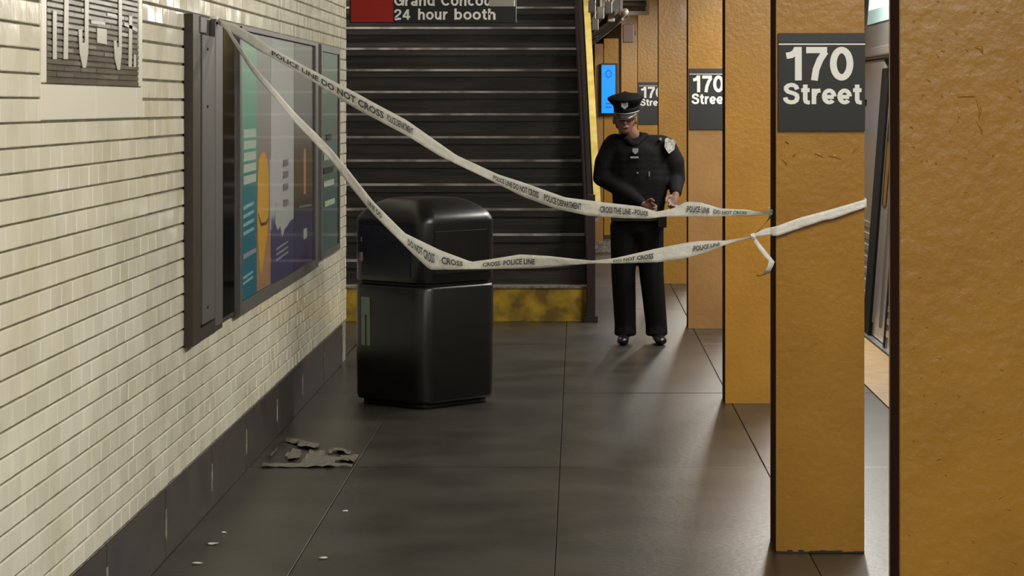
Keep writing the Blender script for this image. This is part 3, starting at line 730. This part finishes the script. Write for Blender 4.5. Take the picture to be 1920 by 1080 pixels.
tb('lit_panel', -.01, -.004, -.15, 1.9, 2.42, 2.72, M['lit'], sgn); tb('lit_panel', -.01, -.004, -.15, 1.9, 2.31, 2.42, M['lit_t'], sgn)
tb('grab_rail', -.05, -.03, -.62, -.6, 1.0, 1.95, M['steel'], bev=.004)
tb('bogie', .3, 2.3, -9.5, -7.2, -1.12, -.2, M['rubber']); tb('bogie', .3, 2.3, 7.2, 9.5, -1.12, -.2, M['rubber'])

# ---------------------------------------------------------------- litter bin
bn = empty('litter_bin', (-.858, 13.78, 0), math.radians(47)); tag(bn, 'large black litter bin with rounded hood in front of the stairs', 'bin')
def rsq(s, r, n=6):
    P = []
    for cx_, cy_, a0 in ((s-r, s-r, 0), (-s+r, s-r, 90), (-s+r, -s+r, 180), (s-r, -s+r, 270)):
        for k in range(n+1):
            a = math.radians(a0+90*k/n); P.append((cx_+r*math.cos(a), cy_+r*math.sin(a)))
    return P
def lath(name, layers, m, parent, off=(0, 0)):
    bm = bmesh.new(); rings = []
    for z, s, r, ox_ in layers:
        rings.append([bm.verts.new((x+ox_, y+ox_, z)) for x, y in rsq(s, min(r, s*.98))])
    for A, B in zip(rings, rings[1:]):
        n = len(A)
        for k in range(n): bm.faces.new((A[k], A[(k+1) % n], B[(k+1) % n], B[k]))
    bm.faces.new(rings[0][::-1]); bm.faces.new(rings[-1])
    o = bmobj(name, bm, m, parent, False)
    for p in o.data.polygons: p.use_smooth = len(p.vertices) == 4
    return o
S = .297
lath('body', [(.03, S-.012, .07, 0), (.05, S-.004, .08, 0), (.3, S, .085, 0), (.655, S, .085, 0), (.672, S-.006, .085, 0)], M['bin'], bn)
lath('base_plinth', [(0, S-.03, .08, 0), (.03, S-.03, .08, 0)], M['bin'], bn)
lath('seam', [(.672, S-.022, .08, 0), (.692, S-.022, .08, 0)], M['black'], bn)
lath('hood', [(.692, S-.006, .085, 0), (.70, S, .09, 0), (1.02, S, .09, 0), (1.042, S-.003, .09, 0), (1.072, S-.02, .09, .004), (1.10, S-.045, .09, .012), (1.128, S-.085, .09, .02), (1.145, S-.12, .08, .026), (1.153, S-.15, .07, .03)], M['bin'], bn)
sqx = math.sqrt(.5)
# local axes: faces at x = -S and y = -S look towards the camera (left and right after the turn)
box('front_panel', -S+.09, S-.10, -S-.004, -S+.001, .74, .98, M['bin'], bn, .004)
box('front_panel', -S-.004, -S+.001, -S+.10, S-.10, .72, 1.0, M['binblue'], bn, .004)
box('green_mark', -S-.003, -S+.001, S-.125, S-.095, .33, .60, M['bingreen'], bn); box('green_mark', -S-.003, -S+.001, S-.165, S-.14, .33, .60, M['bingreen'], bn); box('green_mark', -S-.0032, -S+.001, S-.165, S-.095, .50, .60, M['bingreen'], bn)
box('grey_mark', -S-.003, -S+.001, S-.13, S-.09, .91, .935, M['bintext'], bn); box('grey_mark', -S-.003, -S+.001, S-.16, S-.09, .82, .85, M['bintext'], bn); box('hinge', -S-.016, -S+.001, S-.11, S-.09, .80, .85, M['bintext'], bn, .003)

# ---------------------------------------------------------------- police tape
def interp(pts, x):
    if x <= pts[0][0]: return pts[0][1]
    for (a, b), (c, d) in zip(pts, pts[1:]):
        if x <= c: return b+(d-b)*(x-a)/(c-a)
    return pts[-1][1]
def ribbon(name, xs, top, bot, depth, m, parent, twist=.0, tw_px=120.):
    """double edged strip through measured edge points; depth gives the distance along it"""
    rows_ = []
    for i, px in enumerate(xs):
        d = depth(px); yt, yb = interp(top, px), interp(bot, px)
        ph = noise.noise(Vector((px/tw_px, 2.2, 0)))*.02*twist
        a, b = W(px, yt, d+ph), W(px, yb, d-ph)
        mid = (a+b)/2; mid.y += .006*noise.noise(Vector((px/25., 7, 0)))
        rows_.append((a, a.lerp(mid, .55), mid, b.lerp(mid, .5), b))
    bm = bmesh.new(); vr = [[bm.verts.new(p-parent.location) for p in r] for r in rows_]
    for A, B in zip(vr, vr[1:]):
        for k in range(4): bm.faces.new((A[k], B[k], B[k+1], A[k+1]))
    o = bmobj(name, bm, m, parent, True); o.modifiers.new('s', 'SOLIDIFY').thickness = .0008
    return rows_
def sample(rows_, xs, px, v, out):
    """point on ribbon at picture column px, height fraction v (0 bottom .. 1 top)"""
    px = max(xs[0], min(xs[-1]-1e-3, px)); i = min(range(len(xs)-1), key=lambda k: abs((xs[k]+xs[k+1])/2-px))
    t = (px-xs[i])/(xs[i+1]-xs[i]); a = rows_[i][4].lerp(rows_[i+1][4], t); b = rows_[i][0].lerp(rows_[i+1][0], t)
    p = a.lerp(b, v); p.y -= out; return p
def tape_text(s, x0, x1, rows_, xs, parent, lo=.25, hi=.75):
    me = text_geo(s, .03, 0, 2); X_ = [v.co.x for v in me.vertices]; Y_ = [v.co.y for v in me.vertices]
    a, b, c, d = min(X_), max(X_), min(Y_), max(Y_)
    for v in me.vertices:
        v.co = sample(rows_, xs, x0+(v.co.x-a)/(b-a)*(x1-x0), lo+(v.co.y-c)/(d-c)*(hi-lo), .011)-parent.location
    link('lettering', me, parent, M['ink'])
tp = empty('police_tape', W(1100, 450, 9.3)); tag(tp, 'white police line tape stretched from the poster case to the signed yellow column', 'tape')
xs1 = [404+7*i for i in range(149)]+[1446, 1449]
dep1 = lambda px: 10.12+(9.30-10.12)*(px-404)/(1449-404)
top1 = [(404, 35), (440, 45), (480, 68), (500, 84), (573, 125), (623, 151), (673, 177), (700, 192), (762, 225), (856, 291), (934, 327), (981, 342), (1059, 370), (1137, 380), (1200, 387), (1231, 397), (1262, 391), (1287, 378), (1314, 380), (1352, 391), (1402, 393), (1421, 397), (1449, 395)]
bot1 = [(404, 41), (440, 66), (480, 92), (500, 103), (573, 144), (623, 177), (673, 207), (700, 221), (762, 254), (825, 293), (919, 338), (981, 369), (1044, 392), (1106, 405), (1169, 409), (1216, 410), (1247, 406), (1294, 406), (1408, 405), (1440, 403), (1449, 401)]
r1 = ribbon('upper_strand', xs1, top1, bot1, dep1, M['tape'], tp, 1.)
xs2 = [410+7*i for i in range(143)]+[1409, 1411]
dep2 = lambda px: 10.08+(9.20-10.08)*(px-410)/(1411-410)
top2 = [(410, 37), (422, 42), (440, 71), (473, 120), (513, 165), (553, 211), (593, 250), (623, 281), (653, 318), (700, 378), (728, 406), (759, 437), (825, 469), (884, 491), (919, 486), (975, 477), (1028, 480), (1091, 487), (1112, 489), (1153, 484), (1231, 466), (1287, 455), (1314, 452), (1361, 451), (1405, 444), (1411, 442)]
bot2 = [(410, 46), (422, 54), (440, 84), (473, 135), (513, 182), (553, 230), (593, 272), (623, 304), (653, 345), (700, 402), (731, 433), (775, 477), (806, 506), (887, 505), (1012, 503), (1075, 497), (1112, 494), (1153, 494), (1231, 492), (1287, 484), (1324, 473), (1355, 461), (1383, 452), (1409, 447), (1411, 446)]
r2 = ribbon('lower_strand', xs2, top2, bot2, dep2, M['tape'], tp, 1.)
for s, a, b in (('POLICE LINE DO NOT CROSS', 510, 720), ('POLICE DEPARTMENT', 726, 775), ('POLICE LINE DO NOT CROSS', 925, 1010), ('POLICE DEPARTMENT', 1020, 1090), ('CROSS THE LINE - POLICE', 1125, 1215), ('POLICE LINE', 1288, 1330), ('DO NOT CROSS', 1338, 1400)):
    tape_text(s, a, b, r1, xs1, tp, .28, .74)
for s, a, b in (('LINE DO', 690, 716), ('DO NOT CROSS', 765, 815), ('CROSS', 828, 868), ("CROSS", 905, 938), ('POLICE LINE', 944, 1003), ('DO NOT CROSS', 1150, 1225), ('POLICE LINE', 1300, 1350)):
    tape_text(s, a, b, r2, xs2, tp, .3, .72)
# wrap round the column
xs3 = [1411+6*i for i in range(36)]+[1625]
top3 = [(1411, 440), (1436, 428), (1456, 424), (1500, 408), (1560, 392), (1625, 373)]
bot3 = [(1411, 446), (1436, 441), (1456, 443), (1500, 428), (1525, 420), (1545, 413), (1560, 411), (1625, 388)]
r3 = ribbon('wrap_front', xs3, top3, bot3, lambda px: 9.122 if px > 1450 else 9.16, M['tape'], tp, .15, 40.)
def strip3(name, P, wv, m):
    bm = bmesh.new(); vr = []
    for p, (wx, wz) in zip(P, wv):
        o3 = Vector((wx, 0, wz))/2; vr.append((bm.verts.new(Vector(p)-o3-tp.location), bm.verts.new(Vector(p)+o3-tp.location)))
    for A, B in zip(vr, vr[1:]): bm.faces.new((A[0], B[0], B[1], A[1]))
    o = bmobj(name, bm, m, tp, True); o.modifiers.new('s', 'SOLIDIFY').thickness = .0008
zR = W(1625, 380, 9.12).z; zL = W(1449, 398, 9.4).z
cxl, cxr = COLS[1][1]-.006, COLS[1][1]+CW+.006
strip3('wrap_back', [(cxr-.004, 9.12, zR), (cxr, 9.15, zR), (cxr, 9.41, zR-.01), (cxr-.01, 9.428, zR-.012), ((cxl+cxr)/2, 9.432, (zR+zL)/2), (cxl, 9.428, zL), (cxl-.004, 9.35, zL), W(1449, 398, 9.30)], [(0, .034)]*7+[(0, .018)], M['tape'])
strip3('twisted_strand', [W(1447, 403, 9.28), W(1438, 416, 9.25), W(1424, 431, 9.2), W(1411, 442, 9.17)], [(.012, .008), (.012, .012), (.010, .012), (.008, .006)], M['tape_tan'])
strip3('loose_tail', [W(1411, 443, 9.17), W(1424, 462, 9.15), W(1438, 480, 9.13), W(1447, 490, 9.12), W(1444, 500, 9.12), W(1437, 513, 9.13)], [(.012, .006), (.016, .006), (.02, .004), (.022, -.004), (.02, 0), (.022, 0)], M['tape'])
strip3('torn_end', [W(1437, 513, 9.13), W(1425, 517, 9.12), W(1418, 516, 9.12)], [(.004, .006), (.004, .005), (.002, .004)], M['tape_tan'])
bm = bmesh.new(); bmesh.ops.create_icosphere(bm, subdivisions=2, radius=.012)
for v in bm.verts: v.co *= 1+.4*noise.noise(v.co*120)
o = bmobj('knot', bm, M['tape'], tp); o.location = W(1412, 443, 9.16)-tp.location
bm = bmesh.new(); bmesh.ops.create_icosphere(bm, subdivisions=2, radius=.017)
for v in bm.verts: v.co *= 1+.4*noise.noise(v.co*90); v.co.x *= 1.3
o = bmobj('knot', bm, M['tape'], tp); o.location = W(402, 38, 10.14)-tp.location

# ---------------------------------------------------------------- police officer
OX, OY = .423, 17.15
off = empty('person', (OX, OY, 0)); tag(off, 'police officer in dark uniform and peaked cap standing behind the tape, head bowed over hands', 'person')
def blob(name, segs, m, parent, vox=.012, smooth=6, extra=None):
    """union of tapering chains of ellipsoids, remeshed into one continuous skin"""
    bm = bmesh.new()
    for s in segs:
        (p0, r0), (p1, r1) = s[0], s[1]
        p0, p1 = Vector(p0), Vector(p1)
        r0 = r0 if isinstance(r0, tuple) else (r0,)*3; r1 = r1 if isinstance(r1, tuple) else (r1,)*3
        n = max(1, int((p1-p0).length/(min(min(r0), min(r1))*.4)))
        for i in range(n+1):
            t = i/n; p = p0.lerp(p1, t); r = [r0[k]+(r1[k]-r0[k])*t for k in range(3)]
            bmesh.ops.create_icosphere(bm, subdivisions=2, radius=1, matrix=Matrix.Translation(p) @ Matrix.Diagonal((r[0], r[1], r[2], 1)))
            if (p1-p0).length < 1e-6: break
    me = bpy.data.meshes.new(name); bm.to_mesh(me); bm.free(); o = bpy.data.objects.new(name, me); C.objects.link(o)
    md = o.modifiers.new('r', 'REMESH'); md.mode = 'VOXEL'; md.voxel_size = vox
    ms = o.modifiers.new('s', 'SMOOTH'); ms.iterations = smooth; ms.factor = .5
    if extra: extra(o)
    dg = bpy.context.evaluated_depsgraph_get(); m2 = bpy.data.meshes.new_from_object(o.evaluated_get(dg))
    C.objects.unlink(o); bpy.data.objects.remove(o)
    for p in m2.polygons: p.use_smooth = True
    m2.name = name
    return link(name, m2, parent, m)
HC = Vector((-.088, -.075, 1.575))           # head centre
LE, RE = Vector((-.250, .02, 1.165)), Vector((.272, .03, 1.15))
LWr, RWr = Vector((.035, -.235, .985)), Vector((.262, -.205, 1.055))
def fingers(w_, dirv, side, curl):
    """palm plus five bent fingers; dirv = pointing direction, side = thumb direction"""
    dirv = dirv.normalized(); side = (side-dirv*side.dot(dirv)).normalized(); dn = dirv.cross(side).normalized()*curl
    segs = [((w_, (.027, .024, .024)), (w_+dirv*.045, (.036, .022, .028))), ((w_+dirv*.045, (.036, .022, .028)), (w_+dirv*.078, (.036, .017, .026)))]
    for k, L in enumerate((.068, .078, .074, .058)):
        b = w_+dirv*.085+side*(.030-.020*k)
        q = b+dirv*L*.42+dn*L*.18; r = q+dirv*L*.2+dn*L*.38; e = r-dirv*L*.12+dn*L*.28
        segs += [((b-dirv*.02, .0098), (q, .0092)), ((q, .0092), (r, .0086)), ((r, .0086), (e, .0078))]
    b = w_+dirv*.03+side*.034
    q = b+side*.026+dirv*.028; e = q+dirv*.034+dn*.016
    segs += [((b, .0125), (q, .0112)), ((q, .0112), (e, .0092))]
    return segs
hd = [((HC+Vector((0, .012, .03)), (.076, .094, .088)), (HC+Vector((0, .012, .031)), (.076, .094, .088))),
      ((HC+Vector((0, -.012, -.02)), (.066, .074, .06)), (HC+Vector((-.002, -.03, -.078)), (.044, .044, .030))),
      ((HC+Vector((0, -.088, -.005)), (.010, .012, .018)), (HC+Vector((0, -.100, -.03)), (.014, .013, .011))),
      ((HC+Vector((-.016, -.082, -.058)), .008), (HC+Vector((.016, -.082, -.058)), .008)),
      ((HC+Vector((-.078, .01, -.012)), (.010, .018, .030)), (HC+Vector((-.078, .01, -.011)), (.010, .018, .030))),
      ((HC+Vector((.078, .01, -.012)), (.010, .018, .030)), (HC+Vector((.078, .01, -.011)), (.010, .018, .030))),
      ((HC+Vector((.005, .03, -.06)), (.056, .056, .05)), (Vector((-.01, .02, 1.42)), (.066, .064, .06)))]
torso = [((Vector((-.14, .02, 1.40)), (.06, .075, .06)), (Vector((.15, .02, 1.39)), (.06, .075, .06))),
         ((Vector((0, .01, 1.33)), (.16, .10, .11)), (Vector((0, .01, 1.0)), (.14, .095, .1))),
         ((Vector((0, .01, 1.0)), (.14, .095, .1)), (Vector((0, .02, .87)), (.15, .10, .09))),
         ((Vector((-.17, .02, 1.37)), .052), (LE, .040)), ((LE, .040), (LWr, .026)),
         ((Vector((.18, .02, 1.37)), .052), (RE, .040)), ((RE, .040), (RWr, .026)),
         ((Vector((-.085, .02, .86)), .082), (Vector((-.095, -.01, .48)), .054)), ((Vector((-.095, -.01, .48)), .054), (Vector((-.08, .02, .09)), .036)),
         ((Vector((.085, .02, .86)), .082), (Vector((.105, -.01, .48)), .054)), ((Vector((.105, -.01, .48)), .054), (Vector((.135, .02, .09)), .036)),
         ((Vector((-.08, .02, .06)), .026), (Vector((-.098, -.11, .034)), (.026, .03, .018))), ((Vector((.135, .02, .06)), .026), (Vector((.155, -.11, .034)), (.026, .03, .018)))]
hands = fingers(LWr, Vector((.7, -.45, -.25)), Vector((0, -.3, 1)), 1) + fingers(RWr, Vector((-.25, -.45, -.85)), Vector((-.9, -.35, .1)), -1)
body = blob('body', hd+torso+hands, M['skin'], off, .0062, 3)
# face details
eb = bmesh.new()
for s in (-1, 1):
    bmesh.ops.create_icosphere(eb, subdivisions=2, radius=.0115, matrix=Matrix.Translation(HC+Vector((s*.031, -.074, .006))))
e_ = bmobj('eyes', eb, M['hair'], off, True)
eb = bmesh.new()
for s in (-1, 1):
    c = HC+Vector((s*.033, -.093, .0)); tube(eb, [c+Vector((math.cos(k*math.pi/8)*.024, 0, math.sin(k*math.pi/8)*.017)) for k in range(17)], .0022, 6, False)
tube(eb, [HC+Vector((-.010, -.094, .003)), HC+Vector((.010, -.094, .003))], .002, 6)
for s in (-1, 1): tube(eb, [HC+Vector((s*.057, -.093, .003)), HC+Vector((s*.080, .0, .008))], .002, 6)
bmobj('glasses', eb, M['shoe'], off, True)
blob('mouth', [((HC+Vector((-.020, -.086, -.058)), (.006, .005, .0035)), (HC+Vector((.020, -.086, -.058)), (.006, .005, .0035)))], flat('lips', (110, 66, 58)), off, .003, 2)
blob('hair', [((HC+Vector((0, .04, .03)), (.082, .078, .07)), (HC+Vector((0, .055, -.045)), (.070, .056, .04)))], M['hair'], off, .009, 3)
# jacket
def V3(*a): return Vector(a)
jk = [((V3(-.155, .02, 1.415), (.075, .095, .06)), (V3(.17, .02, 1.405), (.075, .095, .06))),
      ((V3(-.03, .03, 1.425), (.085, .085, .055)), (V3(-.01, .03, 1.44), (.08, .08, .05))),
      ((V3(.005, .0, 1.33), (.20, .135, .11)), (V3(.02, -.005, 1.15), (.215, .14, .11))),
      ((V3(.02, -.005, 1.15), (.215, .14, .11)), (V3(.008, .0, .93), (.19, .135, .07))),
      ((V3(.008, .0, .93), (.19, .135, .07)), (V3(0, .005, .895), (.187, .135, .03))),
      ((V3(-.175, .02, 1.375), (.082, .085, .078)), (V3(-.228, .02, 1.27), (.076, .08, .075))), ((V3(-.228, .02, 1.27), (.076, .08, .075)), (LE, (.067, .07, .066))), ((LE, .066), (LE.lerp(LWr, .93), .043)),
      ((V3(.195, .02, 1.37), (.09, .09, .082)), (V3(.258, .02, 1.27), (.078, .085, .075))), ((V3(.258, .02, 1.27), (.078, .085, .075)), (RE, (.07, .075, .066))), ((RE, .066), (RE.lerp(RWr, .9), .044))]
jacket = blob('jacket', jk, M['uniform'], off, .011, 5)
blob('collar', [((V3(-.10, -.06, 1.455), (.028, .02, .022)), (V3(-.035, -.105, 1.40), (.024, .018, .02))), ((V3(.055, -.04, 1.46), (.028, .02, .022)), (V3(-.015, -.105, 1.40), (.024, .018, .02))), ((V3(-.10, -.05, 1.46), (.022, .02, .022)), (V3(-.07, .07, 1.475), (.03, .02, .024))), ((V3(-.07, .07, 1.475), (.03, .02, .024)), (V3(.055, -.04, 1.46), (.024, .02, .022)))], M['uniform'], off, .009, 4)
tr_ = [((V3(0, .01, .90), (.168, .12, .05)), (V3(0, .01, .80), (.178, .122, .07))),
       ((V3(-.092, .01, .82), (.106, .115, .08)), (V3(-.098, -.005, .48), (.090, .096, .07))), ((V3(-.098, -.005, .48), (.090, .096, .07)), (V3(-.084, .02, .12), (.080, .088, .05))), ((V3(-.084, .02, .12), (.080, .088, .05)), (V3(-.084, .015, .065), (.083, .10, .02))),
       ((V3(.086, .01, .82), (.106, .115, .08)), (V3(.100, -.005, .48), (.090, .096, .07))), ((V3(.100, -.005, .48), (.090, .096, .07)), (V3(.135, .02, .12), (.080, .088, .05))), ((V3(.135, .02, .12), (.080, .088, .05)), (V3(.135, .015, .065), (.083, .10, .02)))]
blob('trousers', tr_, M['uniform2'], off, .011, 4)
for s, x in ((-1, -.086), (1, .142)):
    sh = blob('shoe', [((V3(x, .06, .045), (.038, .045, .042)), (V3(x+s*.01, -.03, .045), (.040, .05, .042))), ((V3(x+s*.01, -.03, .04), (.042, .05, .038)), (V3(x+s*.018, -.15, .032), (.044, .05, .030)))], M['shoe'], off, .008, 3)
# cap
cap = empty('peaked_cap', HC+Vector((.012, .0, .055))); cap.parent = off; cap.rotation_euler = (math.radians(16), math.radians(-3), math.radians(-6)); cap['label'] = 'dark peaked police cap with pale front badge'
def ell(name, layers, m, par, sy_=1.0):
    bm = bmesh.new(); rings = []; n = 28
    for z, r, dy in layers: rings.append([bm.verts.new((math.cos(k*2*math.pi/n)*r, math.sin(k*2*math.pi/n)*r*sy_+dy, z+.014*(-math.sin(k*2*math.pi/n))*(1 if z > .05 else 0))) for k in range(n)])
    for A, B in zip(rings, rings[1:]):
        for k in range(n): bm.faces.new((A[k], A[(k+1) % n], B[(k+1) % n], B[k]))
    bm.faces.new(rings[0][::-1]); bm.faces.new(rings[-1]); return bmobj(name, bm, m, par, True)
ell('cap_band', [(0, .091, .01), (.04, .092, .01), (.042, .088, .01)], M['uniform'], cap, 1.12)
ell('crown', [(.041, .090, .01), (.075, .116, .005), (.098, .129, .0), (.104, .127, .0), (.118, .10, .0), (.130, .05, .005), (.132, .01, .01)], M['uniform'], cap, 1.05)
bm = bmesh.new(); n = 18; ra = []
for k in range(n+1):
    a = math.radians(200+140*k/n); c_, s_ = math.cos(a), math.sin(a)
    t = math.sin((k/n)*math.pi)
    ra.append((bm.verts.new((c_*.091, s_*.101+.01, .006)), bm.verts.new((c_*(.093+.022*t), s_*(.101+.045*t)+.01, -.006-.02*t))))
for A, B in zip(ra, ra[1:]): bm.faces.new((A[0], B[0], B[1], A[1]))
vz = bmobj('visor', bm, M['visor'], cap, True); vz.modifiers.new('s', 'SOLIDIFY').thickness = .004
bm = bmesh.new(); tube(bm, [(math.cos(math.radians(a))*.0945, math.sin(math.radians(a))*.106+.01, .008) for a in range(200, 341, 10)], .004, 6); bmobj('chin_strap', bm, M['badge'], cap, True)
def shield(name, w_, h_, m, par, loc, rot=(0, 0, 0)):
    P = [(-w_*.5, 0, h_*.35), (-w_*.3, 0, h_*.5), (0, 0, h_*.42), (w_*.3, 0, h_*.5), (w_*.5, 0, h_*.35), (w_*.45, 0, -h_*.15), (0, 0, -h_*.5), (-w_*.45, 0, -h_*.15)]
    o = poly_plate(name, P, .006, (0, -1, 0), m, par); o.location = loc; o.rotation_euler = rot; return o
shield('cap_badge', .05, .055, M['patch'], cap, (0, -.122, .075), (math.radians(-25), 0, 0))
shield('chest_shield', .042, .042, M['badge'], off, (-.017, -.142, 1.352)); box('name_plate', -.052, .005, -.150, -.142, 1.302, 1.315, M['badge'], off)
pt = shield('shoulder_patch', .085, .115, M['patch'], off, (.222, -.084, 1.385), (math.radians(-14), math.radians(14), math.radians(22)))
box('collar_pin', .15, .168, -.088, -.066, 1.425, 1.443, M['badge'], off, .003)
box('radio', .14, .20, -.17, -.12, .82, .93, M['shoe'], off, .006); box('belt', -.185, .185, -.13, .13, .86, .895, M['shoe'], off, .03)
box('jacket_button', -.008, .004, -.152, -.145, 1.195, 1.205, M['badge'], off, .002); box('jacket_clip', .075, .083, -.150, -.140, 1.175, 1.21, M['badge'], off, .002)
ph = box('phone', -.035, .035, -.008, .004, -.07, .065, M['shoe'], None, .004); ph.location = (OX+.245, OY-.255, .975); ph.rotation_euler = (math.radians(-35), 0, math.radians(25)); tag(ph, 'small dark phone held in the officer\'s hand', 'phone')
